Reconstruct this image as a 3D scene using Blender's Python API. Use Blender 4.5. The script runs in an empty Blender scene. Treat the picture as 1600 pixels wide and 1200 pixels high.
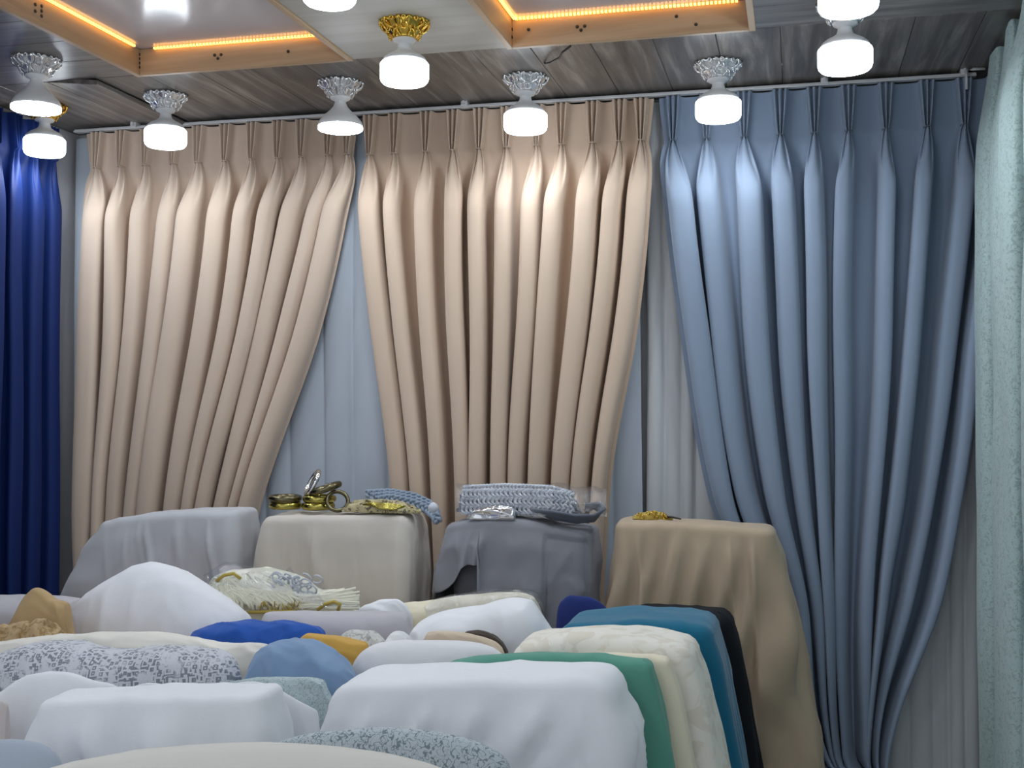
import bpy, math, random
import numpy as np
from mathutils import Vector, noise

random.seed(7)
S = bpy.context.scene
COL = S.collection
# ---------------------------------------------------------------- camera
EYE = 1.6
FPX = 1810.0
PSI = math.atan(446 / FPX)          # camera turned left of the wall normal
PIT = math.atan(26 / FPX)           # looking slightly up
cam = bpy.data.cameras.new('camera')
cam.sensor_width = 36
cam.lens = FPX * 36 / 1600
cam.clip_start = 0.05
camo = bpy.data.objects.new('camera', cam)
COL.objects.link(camo)
camo.location = (0, 0, EYE)
camo.rotation_euler = (math.pi / 2 + PIT, 0, PSI)
S.camera = camo
# ---------------------------------------------------------------- light
W = bpy.data.worlds.new('world')
S.world = W
W.use_nodes = True
W.node_tree.nodes['Background'].inputs[0].default_value = (0.86, 0.93, 1.0, 1)
W.node_tree.nodes['Background'].inputs[1].default_value = 0.80
BULB = 10.0           # glow of the diffuser shell
BULB_W = 1.85         # light the LED plate throws downwards
STRIP = 3.2
S.view_settings.view_transform = 'Standard'
S.view_settings.look = 'None'
S.view_settings.exposure = 0.2
S.view_settings.gamma = 1.0
S.view_settings.use_curve_mapping = False

# ---------------------------------------------------------------- pixel -> world
_R = np.array([math.cos(PSI), math.sin(PSI), 0.0])
_Fh = np.array([-math.sin(PSI), math.cos(PSI), 0.0])
_Z = np.array([0, 0, 1.0])
_F = math.cos(PIT) * _Fh + math.sin(PIT) * _Z
_U = -math.sin(PIT) * _Fh + math.cos(PIT) * _Z
_C = np.array([0, 0, EYE])


def ray(x, y):
    return _F + _R * (x - 800) / FPX + _U * (600 - y) / FPX


def PY(x, y, Y):
    r = ray(x, y)
    return _C + r * (Y / r[1])


def PZ(x, y, z):
    r = ray(x, y)
    return _C + r * ((z - EYE) / r[2])


def PX(x, y, X):
    r = ray(x, y)
    return _C + r * (X / r[0])


def pchip(xs, ys, q):
    """monotone cubic through (xs ascending, ys), clamped ends"""
    xs = np.asarray(xs, float); ys = np.asarray(ys, float); q = np.clip(q, xs[0], xs[-1])
    h = np.diff(xs); d = np.diff(ys) / h
    m = np.zeros(len(xs))
    m[0] = d[0]; m[-1] = d[-1]
    for i in range(1, len(xs) - 1):
        if d[i - 1] * d[i] > 0:
            w1 = 2 * h[i] + h[i - 1]; w2 = h[i] + 2 * h[i - 1]
            m[i] = (w1 + w2) / (w1 / d[i - 1] + w2 / d[i])
    i = np.clip(np.searchsorted(xs, q) - 1, 0, len(xs) - 2)
    t = (q - xs[i]) / h[i]
    return ((2 * t**3 - 3 * t**2 + 1) * ys[i] + (t**3 - 2 * t**2 + t) * h[i] * m[i]
            + (-2 * t**3 + 3 * t**2) * ys[i + 1] + (t**3 - t**2) * h[i] * m[i + 1])


def sstep(a, b, x):
    t = np.clip((x - a) / (b - a), 0, 1)
    return t * t * (3 - 2 * t)


def fbm(x, y, z, f=1.0, o=3):
    return noise.fractal(Vector((x * f, y * f, z * f)), 1.0, 2.0, o)


def ridge(a, b, c):
    q = 1 - abs(noise.noise(Vector((a, b, c)))) * 2.2
    return max(0.0, q) ** 2


# ---------------------------------------------------------------- objects
def obj(name, verts, faces, mat, parent=None, smooth=True, loc=None):
    me = bpy.data.meshes.new(name)
    me.from_pydata([tuple(v) for v in verts], [], faces)
    me.update()
    if smooth:
        me.shade_smooth()
    if mat:
        me.materials.append(mat)
    o = bpy.data.objects.new(name, me)
    COL.objects.link(o)
    if parent:
        o.parent = parent
    if loc is not None:
        o.location = loc
    return o


def empty(name, loc):
    o = bpy.data.objects.new(name, None)
    o.empty_display_size = 0.1
    COL.objects.link(o)
    o.location = loc
    return o


def tag(o, label, cat, group=None, kind=None):
    if label:
        o['label'] = label
    if cat:
        o['category'] = cat
    if group:
        o['group'] = group
    if kind:
        o['kind'] = kind
    return o


def struct(o, label=None):
    o['kind'] = 'structure'
    if label:
        o['label'] = label
    return o


class MB:
    def __init__(s):
        s.v = []; s.f = []

    def add(s, v, f):
        n = len(s.v)
        s.v += [tuple(p) for p in v]
        s.f += [tuple(i + n for i in q) for q in f]

    def box(s, a, b):
        (x0, y0, z0), (x1, y1, z1) = a, b
        v = [(x0, y0, z0), (x1, y0, z0), (x1, y1, z0), (x0, y1, z0), (x0, y0, z1), (x1, y0, z1), (x1, y1, z1), (x0, y1, z1)]
        s.add(v, [(0, 3, 2, 1), (4, 5, 6, 7), (0, 1, 5, 4), (1, 2, 6, 5), (2, 3, 7, 6), (3, 0, 4, 7)])

    def lathe(s, prof, n=32, fn=None):
        """prof: (r,z) list; fn(r,z,theta)->(r,z)"""
        v = []; f = []
        for r, z in prof:
            for k in range(n):
                a = 2 * math.pi * k / n
                rr, zz = fn(r, z, a) if fn else (r, z)
                v.append((rr * math.cos(a), rr * math.sin(a), zz))
        for i in range(len(prof) - 1):
            for k in range(n):
                k2 = (k + 1) % n
                f.append((i * n + k, i * n + k2, (i + 1) * n + k2, (i + 1) * n + k))
        f.append(tuple(range(n))[::-1]); f.append(tuple((len(prof) - 1) * n + k for k in range(n)))
        s.add(v, f)

    def tube(s, pts, r, n=8, closed=False, rf=None):
        pts = [Vector(p) for p in pts]
        m = len(pts); v = []; f = []
        for i, p in enumerate(pts):
            t = (pts[(i + 1) % m] - pts[i - 1]) if closed else (pts[min(i + 1, m - 1)] - pts[max(i - 1, 0)])
            t.normalize()
            up = Vector((0, 0, 1)) if abs(t.z) < 0.95 else Vector((1, 0, 0))
            a = t.cross(up).normalized(); b = a.cross(t)
            rr = r * (rf(i / max(1, m - 1)) if rf else 1)
            for k in range(n):
                q = 2 * math.pi * k / n
                v.append(p + a * (rr * math.cos(q)) + b * (rr * math.sin(q)))
        for i in range(m if closed else m - 1):
            j = (i + 1) % m
            for k in range(n):
                k2 = (k + 1) % n
                f.append((i * n + k, j * n + k, j * n + k2, i * n + k2))
        if not closed:
            f.append(tuple(range(n))); f.append(tuple((m - 1) * n + k for k in range(n))[::-1])
        s.add(v, f)

    def grid(s, P, wrap=False):
        """P[i][j] points"""
        n = len(P[0]); v = [p for row in P for p in row]; f = []
        for i in range(len(P) - 1):
            for j in range(n if wrap else n - 1):
                j2 = (j + 1) % n
                f.append((i * n + j, i * n + j2, (i + 1) * n + j2, (i + 1) * n + j))
        s.add(v, f)

    def build(s, name, mat, parent=None, smooth=True, loc=None):
        return obj(name, s.v, s.f, mat, parent, smooth, loc)


# ---------------------------------------------------------------- materials
def newmat(name):
    m = bpy.data.materials.new(name)
    m.use_nodes = True
    nt = m.node_tree
    return m, nt, nt.nodes, nt.links, nt.nodes['Principled BSDF']


def N(nodes, t, **k):
    n = nodes.new(t)
    for a, b in k.items():
        if a.startswith('i_'):
            n.inputs[a[2:].replace('_', ' ')].default_value = b
        else:
            setattr(n, a, b)
    return n


def plain(name, col, rough=0.5, metal=0.0, bump=0.0, scale=40, spec=0.5):
    m, nt, nd, lk, p = newmat(name)
    p.inputs['Base Color'].default_value = (*col, 1)
    p.inputs['Roughness'].default_value = rough
    p.inputs['Metallic'].default_value = metal
    p.inputs['Specular IOR Level'].default_value = spec
    tc = N(nd, 'ShaderNodeTexCoord')
    nz = N(nd, 'ShaderNodeTexNoise', i_Scale=scale, i_Detail=3.0)
    lk.new(tc.outputs['Object'], nz.inputs['Vector'])
    mr = N(nd, 'ShaderNodeMapRange')
    mr.inputs['To Min'].default_value = max(0.02, rough - 0.06); mr.inputs['To Max'].default_value = min(1, rough + 0.06)
    lk.new(nz.outputs['Fac'], mr.inputs['Value']); lk.new(mr.outputs[0], p.inputs['Roughness'])
    if bump:
        b = N(nd, 'ShaderNodeBump', i_Strength=bump, i_Distance=0.004)
        lk.new(nz.outputs['Fac'], b.inputs['Height']); lk.new(b.outputs[0], p.inputs['Normal'])
    return m


def cloth(name, col, col2=None, pattern=None, pscale=60, weave=0.25, rough=0.9, sheen=0.15, var=0.06):
    m, nt, nd, lk, p = newmat(name)
    p.inputs['Roughness'].default_value = rough
    p.inputs['Specular IOR Level'].default_value = 0.25
    p.inputs['Sheen Weight'].default_value = sheen
    p.inputs['Sheen Roughness'].default_value = 0.5
    tc = N(nd, 'ShaderNodeTexCoord')
    co = tc.outputs['Object']
    big = N(nd, 'ShaderNodeTexNoise', i_Scale=3.0, i_Detail=4.0)
    lk.new(co, big.inputs['Vector'])
    rng = N(nd, 'ShaderNodeMapRange')
    rng.inputs['To Min'].default_value = 1 - var; rng.inputs['To Max'].default_value = 1 + var
    lk.new(big.outputs['Fac'], rng.inputs['Value'])
    fac = None
    if pattern == 'maze':        # worm-like contour lines
        nz = N(nd, 'ShaderNodeTexNoise', i_Scale=pscale, i_Detail=0.0, i_Distortion=0.8)
        lk.new(co, nz.inputs['Vector'])
        m1 = N(nd, 'ShaderNodeMath', operation='SUBTRACT'); lk.new(nz.outputs['Fac'], m1.inputs[0]); m1.inputs[1].default_value = 0.5
        m2 = N(nd, 'ShaderNodeMath', operation='ABSOLUTE'); lk.new(m1.outputs[0], m2.inputs[0])
        gt = N(nd, 'ShaderNodeMapRange'); gt.inputs['From Min'].default_value = 0.055; gt.inputs['From Max'].default_value = 0.03
        lk.new(m2.outputs[0], gt.inputs['Value'])
        fac = gt.outputs[0]
    elif pattern == 'block':     # broken nested rectangles
        mp = N(nd, 'ShaderNodeMapping'); mp.inputs['Rotation'].default_value = (0.3, 0.15, 0.25)
        lk.new(co, mp.inputs['Vector'])
        br = N(nd, 'ShaderNodeTexVoronoi', distance='CHEBYCHEV', i_Scale=pscale); lk.new(mp.outputs[0], br.inputs['Vector'])
        pp = N(nd, 'ShaderNodeMath', operation='PINGPONG'); lk.new(br.outputs['Distance'], pp.inputs[0]); pp.inputs[1].default_value = 0.22
        g1 = N(nd, 'ShaderNodeMapRange'); g1.inputs['From Min'].default_value = 0.10; g1.inputs['From Max'].default_value = 0.14
        lk.new(pp.outputs[0], g1.inputs['Value'])
        nz = N(nd, 'ShaderNodeTexNoise', i_Scale=pscale * 0.3, i_Detail=3.0); lk.new(co, nz.inputs['Vector'])
        g2 = N(nd, 'ShaderNodeMapRange'); g2.inputs['From Min'].default_value = 0.38; g2.inputs['From Max'].default_value = 0.48
        lk.new(nz.outputs['Fac'], g2.inputs['Value'])
        mu = N(nd, 'ShaderNodeMath', operation='MULTIPLY'); lk.new(g1.outputs[0], mu.inputs[0]); lk.new(g2.outputs[0], mu.inputs[1])
        fac = mu.outputs[0]
    elif pattern == 'fleck':
        nz = N(nd, 'ShaderNodeTexNoise', i_Scale=pscale, i_Detail=2.0, i_Distortion=1.5)
        lk.new(co, nz.inputs['Vector'])
        gt = N(nd, 'ShaderNodeMapRange'); gt.inputs['From Min'].default_value = 0.52; gt.inputs['From Max'].default_value = 0.6
        lk.new(nz.outputs['Fac'], gt.inputs['Value'])
        fac = gt.outputs[0]
    mix = N(nd, 'ShaderNodeMix', data_type='RGBA')
    mix.inputs[6].default_value = (*col, 1); mix.inputs[7].default_value = (*(col2 or col), 1)
    mix.inputs[0].default_value = 0
    if fac is not None:
        lk.new(fac, mix.inputs[0])
    mm = N(nd, 'ShaderNodeMix', data_type='RGBA', blend_type='MULTIPLY')
    mm.inputs[0].default_value = 1
    lk.new(mix.outputs[2], mm.inputs[6]); lk.new(rng.outputs[0], mm.inputs[7])
    lk.new(mm.outputs[2], p.inputs['Base Color'])
    wv = N(nd, 'ShaderNodeTexNoise', i_Scale=420.0, i_Detail=2.0)
    lk.new(co, wv.inputs['Vector'])
    b = N(nd, 'ShaderNodeBump', i_Strength=weave, i_Distance=0.0015)
    lk.new(wv.outputs['Fac'], b.inputs['Height'])
    out = b
    if fac is not None:
        b2 = N(nd, 'ShaderNodeBump', i_Strength=0.35, i_Distance=0.002)
        lk.new(fac, b2.inputs['Height']); lk.new(b.outputs[0], b2.inputs['Normal'])
        out = b2
    lk.new(out.outputs[0], p.inputs['Normal'])
    return m


def wood(name, c1, c2, c3, axis, rough=0.35, fine=30, skew=0.0):
    """streaky grain running along axis (0=x,1=y)"""
    m, nt, nd, lk, p = newmat(name)
    p.inputs['Roughness'].default_value = rough
    tc = N(nd, 'ShaderNodeTexCoord')
    oi = N(nd, 'ShaderNodeObjectInfo')
    vm = N(nd, 'ShaderNodeVectorMath', operation='MULTIPLY_ADD')
    comb = N(nd, 'ShaderNodeCombineXYZ')
    for k in range(3):
        lk.new(oi.outputs['Random'], comb.inputs[k])
    vm.inputs[1].default_value = (37, 37, 37)
    lk.new(comb.outputs[0], vm.inputs[0]); lk.new(tc.outputs['Object'], vm.inputs[2])
    mp = N(nd, 'ShaderNodeMapping')
    sc = [fine, fine, fine]; sc[axis] = fine * 0.07
    mp.inputs['Scale'].default_value = sc
    mp.inputs['Rotation'].default_value = (0, 0, skew)
    lk.new(vm.outputs[0], mp.inputs['Vector'])
    nz = N(nd, 'ShaderNodeTexNoise', i_Scale=1.0, i_Detail=5.0, i_Roughness=0.6, i_Distortion=0.6)
    lk.new(mp.outputs[0], nz.inputs['Vector'])
    cr = N(nd, 'ShaderNodeValToRGB')
    e = cr.color_ramp.elements
    e[0].position = 0.3; e[0].color = (*c1, 1)
    e[1].position = 0.72; e[1].color = (*c3, 1)
    q = e.new(0.52); q.color = (*c2, 1)
    lk.new(nz.outputs['Fac'], cr.inputs[0])
    lk.new(cr.outputs[0], p.inputs['Base Color'])
    b = N(nd, 'ShaderNodeBump', i_Strength=0.08, i_Distance=0.002)
    lk.new(nz.outputs['Fac'], b.inputs['Height']); lk.new(b.outputs[0], p.inputs['Normal'])
    return m


def emit(name, col, st):
    m, nt, nd, lk, p = newmat(name)
    p.inputs['Base Color'].default_value = (0.9, 0.9, 0.9, 1)
    p.inputs['Emission Color'].default_value = (*col, 1)
    p.inputs['Emission Strength'].default_value = st
    return m


def film(name, tint=(0.95, 0.97, 1), rough=0.12):
    """thin clear crinkled plastic"""
    m, nt, nd, lk, p = newmat(name)
    tr = N(nd, 'ShaderNodeBsdfTransparent'); tr.inputs[0].default_value = (*tint, 1)
    gl = N(nd, 'ShaderNodeBsdfGlossy'); gl.inputs['Roughness'].default_value = rough
    tc = N(nd, 'ShaderNodeTexCoord')
    nz = N(nd, 'ShaderNodeTexNoise', i_Scale=45.0, i_Detail=4.0, i_Distortion=1.0)
    lk.new(tc.outputs['Object'], nz.inputs['Vector'])
    b = N(nd, 'ShaderNodeBump', i_Strength=0.9, i_Distance=0.01)
    lk.new(nz.outputs['Fac'], b.inputs['Height']); lk.new(b.outputs[0], gl.inputs['Normal'])
    mx = N(nd, 'ShaderNodeMixShader'); mx.inputs[0].default_value = 0.22
    lk.new(tr.outputs[0], mx.inputs[1]); lk.new(gl.outputs[0], mx.inputs[2])
    lk.new(mx.outputs[0], nd['Material Output'].inputs['Surface'])
    return m


M = dict(
    beige=cloth('beige_curtain_fabric', (0.60, 0.475, 0.38)),
    beige2=cloth('tan_beige_curtain_fabric', (0.60, 0.465, 0.36)),
    greyblue=cloth('slate_blue_curtain_fabric', (0.235, 0.295, 0.39)),
    sheer=cloth('pale_blue_lining_fabric', (0.48, 0.53, 0.605)),
    sheer2=cloth('off_white_lining_fabric', (0.58, 0.60, 0.62)),
    navy=cloth('royal_navy_curtain_fabric', (0.004, 0.018, 0.105), rough=0.6, sheen=0.0),
    mint=cloth('mint_damask_fabric', (0.40, 0.52, 0.515), (0.30, 0.395, 0.385), 'fleck', 75, rough=0.75),
    wall=plain('wall_paint', (0.62, 0.62, 0.64), 0.8, bump=0.1),
    floor=plain('floor_tile', (0.38, 0.36, 0.34), 0.35),
    planky=wood('ceiling_laminate_deep', (0.08, 0.069, 0.062), (0.165, 0.146, 0.132), (0.36, 0.325, 0.295), 1, 0.32, 24, 0.25),
    plankx=wood('ceiling_laminate_across', (0.115, 0.106, 0.10), (0.185, 0.173, 0.165), (0.27, 0.255, 0.245), 0, 0.32, 30),
    panel=wood('pale_ceiling_laminate', (0.42, 0.41, 0.37), (0.47, 0.46, 0.42), (0.52, 0.51, 0.47), 0, 0.4, 20),
    tray=plain('gloss_white_tray', (0.74, 0.73, 0.78), 0.16),
    pinex=wood('pine_board_across', (0.44, 0.29, 0.165), (0.56, 0.39, 0.24), (0.64, 0.48, 0.32), 0, 0.45, 14),
    piney=wood('pine_board_deep', (0.44, 0.29, 0.165), (0.56, 0.39, 0.24), (0.64, 0.48, 0.32), 1, 0.45, 14),
    dark=plain('dark_iron', (0.03, 0.025, 0.02), 0.5),
    strip=emit('amber_led', (1.0, 0.46, 0.07), STRIP),
    stripbase=plain('led_tape', (0.75, 0.45, 0.12), 0.5),
    bulb=emit('cool_white_diffuser', (0.86, 0.93, 1.0), BULB),
    bulbplate=emit('cool_white_led_plate', (0.86, 0.93, 1.0), BULB * 1.2),
    plastic=plain('white_bulb_plastic', (0.88, 0.89, 0.90), 0.4),
    silver=plain('silver_chrome_rose', (0.86, 0.87, 0.88), 0.24, 0.8),
    gold=plain('gold_rose', (0.85, 0.56, 0.10), 0.2, 1.0),
    rail=plain('white_rail', (0.62, 0.62, 0.63), 0.4),
    thread=plain('thread', (0.50, 0.40, 0.32), 0.9),
    greydrape=cloth('light_grey_fabric', (0.48, 0.49, 0.52)),
    sand=cloth('sand_fabric', (0.60, 0.555, 0.50)),
    charcoal=cloth('charcoal_fabric', (0.235, 0.24, 0.27)),
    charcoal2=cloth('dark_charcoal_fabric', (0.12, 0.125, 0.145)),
    tan=cloth('camel_fabric', (0.44, 0.345, 0.245)),
    white=cloth('white_fabric', (0.83, 0.845, 0.88), sheen=0.05),
    white2=cloth('soft_white_fabric', (0.80, 0.81, 0.85), sheen=0.05),
    offw=cloth('off_white_fabric', (0.76, 0.76, 0.78), sheen=0.05),
    ivory=cloth('ivory_fabric', (0.80, 0.78, 0.71), sheen=0.05),
    ivoryp=cloth('ivory_crushed_fabric', (0.83, 0.80, 0.72), (0.75, 0.70, 0.60), 'fleck', 14, sheen=0.05),
    cream=cloth('cream_fabric', (0.80, 0.74, 0.57)),
    green=cloth('emerald_fabric', (0.11, 0.325, 0.25)),
    teal=cloth('teal_velvet', (0.006, 0.135, 0.235), sheen=0.25),
    black=cloth('black_fabric', (0.006, 0.008, 0.012), sheen=0.0, rough=0.8),
    blue=cloth('royal_blue_fabric', (0.020, 0.095, 0.42)),
    navy2=cloth('navy_fabric', (0.018, 0.034, 0.17)),
    steel=cloth('steel_blue_fabric', (0.225, 0.34, 0.52)),
    mustard=cloth('mustard_fabric', (0.62, 0.37, 0.085)),
    khaki=cloth('khaki_tan_fabric', (0.47, 0.33, 0.17)),
    khakip=cloth('khaki_sequin_fabric', (0.50, 0.36, 0.20), (0.36, 0.24, 0.11), 'fleck', 45),
    peach=cloth('peach_fabric', (0.66, 0.55, 0.42)),
    brown=cloth('brown_fabric', (0.06, 0.045, 0.035)),
    lav=cloth('lavender_grey_fabric', (0.50, 0.485, 0.52)),
    print_=cloth('grey_block_print_fabric', (0.62, 0.64, 0.69), (0.23, 0.25, 0.29), 'block', 66),
    mazep=cloth('grey_vermicelli_print', (0.50, 0.56, 0.60), (0.20, 0.25, 0.28), 'maze', 125),
    tealp=cloth('pale_teal_speckle', (0.47, 0.56, 0.58), (0.30, 0.40, 0.41), 'maze', 120),
    silverp=cloth('silver_cream_wrap', (0.60, 0.60, 0.58), (0.38, 0.38, 0.36), 'fleck', 60),
    bluegrey=cloth('blue_grey_fabric', (0.40, 0.45, 0.53)),
    pinkish=cloth('blush_fabric', (0.58, 0.52, 0.50)),
    stone=cloth('warm_white_fabric', (0.68, 0.66, 0.61)),
    tassel=cloth('cream_tassel_yarn', (0.88, 0.86, 0.70)),
    ropegrey=cloth('grey_rope_yarn', (0.58, 0.61, 0.67), sheen=0.3, rough=0.5),
    ropeblue=cloth('blue_grey_rope_yarn', (0.24, 0.30, 0.39), sheen=0.3, rough=0.5),
    ropedark=cloth('slate_rope_yarn', (0.10, 0.115, 0.15), sheen=0.3, rough=0.5),
    ropegold=cloth('gold_rope_yarn', (0.45, 0.33, 0.06), rough=0.4),
    goldmesh=cloth('gold_mesh', (0.46, 0.40, 0.22), (0.12, 0.10, 0.07), 'fleck', 60, rough=0.5),
    brass=plain('olive_brass', (0.42, 0.36, 0.09), 0.22, 1.0),
    bronze=plain('dark_bronze', (0.16, 0.14, 0.08), 0.25, 1.0),
    chrome=plain('chrome', (0.75, 0.76, 0.78), 0.12, 1.0),
    film=film('clear_plastic'),
    tablewood=wood('plain_table_wood', (0.20, 0.12, 0.06), (0.27, 0.17, 0.09), (0.33, 0.21, 0.12), 0, 0.5, 12),
)

# ================================================================ the setting
ZC = EYE + 1.14      # ceiling
ZRAIL = EYE + 1.115
YR = 4.24            # curtain rail
YW = 4.38            # back wall
XL, XR = -3.0, 0.74
YN = -1.2            # how far the shell runs towards the shop front
YB = 3.61            # inner edge of the ceiling border

mb = MB(); mb.box((XL - 0.1, YN, -0.1), (XR + 0.1, YW + 0.1, 0)); struct(mb.build('floor', M['floor'], smooth=False), 'plain grey shop floor')
mb = MB(); mb.box((XL - 0.1, YW, 0), (XR + 0.1, YW + 0.1, ZC + 0.1)); struct(mb.build('wall_back', M['wall'], smooth=False), 'pale wall behind the curtains')
mb = MB(); mb.box((XL - 0.1, YN, 0), (XL, YW, ZC + 0.1)); struct(mb.build('wall_left', M['wall'], smooth=False), 'pale wall behind the navy curtain')
mb = MB(); mb.box((XR, YN, 0), (XR + 0.1, YW, ZC + 0.1)); struct(mb.build('wall_right', M['wall'], smooth=False), 'pale wall behind the mint curtain')

# ceiling slab (hidden carrier) + planks, panels
REC = 0.085
mb = MB(); mb.box((XL, YN, ZC + REC + 0.02), (XR, YW, ZC + REC + 0.08))
ceiling = struct(mb.build('ceiling', M['wall'], smooth=False), 'ceiling of grey wood laminate with two white recessed trays')


def plank_mesh(name, lx, ly, mat, t=0.016, bev=0.0016):
    b = bev
    v = [(-lx / 2, -ly / 2, t), (lx / 2, -ly / 2, t), (lx / 2, ly / 2, t), (-lx / 2, ly / 2, t),
         (-lx / 2, -ly / 2, b), (lx / 2, -ly / 2, b), (lx / 2, ly / 2, b), (-lx / 2, ly / 2, b),
         (-lx / 2 + b, -ly / 2 + b, 0), (lx / 2 - b, -ly / 2 + b, 0), (lx / 2 - b, ly / 2 - b, 0), (-lx / 2 + b, ly / 2 - b, 0)]
    f = [(0, 1, 2, 3)]
    for k in range(4):
        j = (k + 1) % 4
        f += [(k, k + 4, j + 4, j), (k + 4, k + 8, j + 8, j + 4)]
    f.append((8, 11, 10, 9))
    me = bpy.data.meshes.new(name); me.from_pydata(v, [], f); me.update(); me.materials.append(mat)
    return me


def put(name, me, parent, loc, rot=None):
    o = bpy.data.objects.new(name, me); COL.objects.link(o); o.parent = parent; o.location = loc
    if rot:
        o.rotation_euler = rot
    return o


PW = 0.198
n = int(round((XR - XL) / 0.2))
pw = (XR - XL) / n
me_deep = plank_mesh('ceiling_plank', pw - 0.0015, YW - YB - 0.002, M['planky'])
for i in range(n):
    x = XL + pw * (i + 0.5)
    if i == 2:   # the sagging board that shows a dark slit beside it
        put('ceiling_plank', me_deep, ceiling, (x, (YW + YB) / 2, ZC - 0.012), (0, 0.10, 0.02))
    else:
        put('ceiling_plank', me_deep, ceiling, (x, (YW + YB) / 2, ZC))
X1, X2, X3, X4 = -2.22, -1.455, -0.885, -0.14     # tray 1 left/right, tray 2 left/right
YT = 0.5                                          # trays end towards the shop front
wl, wr = X1 - XL, XR - X4
me_l = plank_mesh('ceiling_plank', wl - 0.002, 0.198, M['plankx'])
me_r = plank_mesh('ceiling_plank', wr - 0.002, 0.198, M['plankx'])
k = 0
while YB - 0.2 * (k + 1) > YN:
    y = YB - 0.2 * (k + 0.5)
    put('ceiling_plank', me_l, ceiling, (XL + wl / 2, y, ZC))
    put('ceiling_plank', me_r, ceiling, (X4 + wr / 2, y, ZC))
    k += 1
me_f = plank_mesh('ceiling_plank', X4 - X1 - 0.002, 0.198, M['plankx'])
k = 0
while YT - 0.2 * (k + 1) > YN:
    put('ceiling_plank', me_f, ceiling, ((X1 + X4) / 2, YT - 0.2 * (k + 0.5), ZC)); k += 1
me_p = plank_mesh('pale_panel', X3 - X2 - 0.042, YB - YT - 0.002, M['panel'])
put('pale_panel', me_p, ceiling, ((X2 + X3) / 2, (YB + YT) / 2, ZC - 0.002))['label'] = 'pale laminate ceiling panel between the trays'
for a, b in ((X1, X2), (X3, X4)):
    mb = MB(); mb.box((a - 0.01, YT, ZC + REC), (b + 0.01, YB + 0.01, ZC + REC + 0.018))
    mb.build('tray_panel', M['tray'], ceiling, smooth=False)['label'] = 'glossy white tray panel'

# pine boards round the trays (trim) with their screws and knots
BT = 0.02
screw = MB(); screw.lathe([(0.0001, 0.0), (0.0055, 0.0005), (0.0055, 0.0025), (0.0001, 0.003)], 10)
screw_me = None


def board(nr, a, b, axis, face, screws, label):
    """a..b box corners; face = +1/-1 side with the screws"""
    global screw_me
    mb = MB(); mb.box(a, b)
    o = struct(mb.build('trim_%d' % nr, M['pinex'] if axis == 0 else M['piney'], smooth=False), label)
    bv = o.modifiers.new('bevel', 'BEVEL'); bv.width = 0.0015; bv.segments = 1
    for s, h in screws:
        if screw_me is None:
            so = screw.build('screw_head', M['dark']); screw_me = so.data
        else:
            so = bpy.data.objects.new('screw_head', screw_me); COL.objects.link(so)
        so.parent = o
        if axis == 0:
            so.location = (s, a[1] if face < 0 else b[1], ZC + h); so.rotation_euler = (math.pi / 2 * (1 if face < 0 else -1), 0, 0)
        else:
            so.location = (a[0] if face < 0 else b[0], s, ZC + h); so.rotation_euler = (0, math.pi / 2 * (-1 if face < 0 else 1), 0)
    return o


ZB0, ZB1 = ZC - 0.008, ZC + REC - 0.001
tri = lambda x: [(x - 0.012, 0.042), (x, 0.03), (x + 0.012, 0.042)]
board(1, (X1, YB - BT, ZB0), (X2, YB, ZB1), 0, -1, tri(-1.92) + [(-1.66, 0.035)], 'pine board closing the back of the tray beside the navy curtain')
board(2, (X1 - BT, YT, ZB0), (X1, YB, ZB1), 1, 1, [(3.59, 0.02), (3.59, 0.035), (3.59, 0.05), (3.59, 0.065), (3.05, 0.025), (3.05, 0.04), (3.05, 0.055), (3.02, 0.03), (3.02, 0.05)], 'pine board along the side of the first tray')
board(3, (X3, YB - BT, ZB0), (X4, YB, ZB1), 0, -1, tri(-0.66) + [(-0.83, 0.045), (-0.36, 0.05), (-0.30, 0.02)], 'pine board closing the back of the tray beside the bare bulbs')
board(4, (X3 - BT, YT, ZB0), (X3, YB, ZB1), 1, 1, [(3.59, 0.025), (3.59, 0.05)], 'pine board between pale panel and second tray')
board(5, (X2, YT, ZB0), (X2 + BT, YB, ZB1), 1, -1, [], 'pine board between pale panel and first tray')
board(6, (X4, YT, ZB0), (X4 + BT, YB, ZB1), 1, -1, [], 'pine board on the far side of the second tray')


def led_strip(pts, label):
    e = empty('led_strip', pts[0])
    o0 = Vector(pts[0])
    mb = MB()
    L = [Vector(p) - o0 for p in pts]
    mb.tube(L, 0.0035, 8)
    mb.build('tape', M['stripbase'], e)
    bd = MB()
    for a, b in zip(L[:-1], L[1:]):
        m = int((b - a).length / 0.0125)
        for i in range(m):
            p = a.lerp(b, (i + 0.5) / m)
            d = 0.0042
            bd.box((p.x - d, p.y - d, p.z - d), (p.x + d, p.y + d, p.z + d * 0.6))
    q = bd.build('led_bead', M['strip'], e, smooth=False); q['kind'] = 'stuff'
    tag(e, label, 'light strip', 'amber light strips in the ceiling trays')
    return e


zl = ZB1 - 0.004
led_strip([(X1 + 0.012, YT + 0.1, zl), (X1 + 0.012, YB - BT - 0.05, zl)], 'amber LED strip along the long side board of the tray by the navy curtain')
led_strip([(X1 + 0.06, YB - BT - 0.011, zl), (X2 - 0.03, YB - BT - 0.011, zl)], 'amber LED strip on the back board of the tray by the navy curtain')
led_strip([(X3 + 0.012, YT + 0.1, zl), (X3 + 0.012, YB - BT - 0.012, zl), (X4 - 0.03, YB - BT - 0.012, zl)], 'amber LED strip bending round the corner of the second tray')

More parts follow.
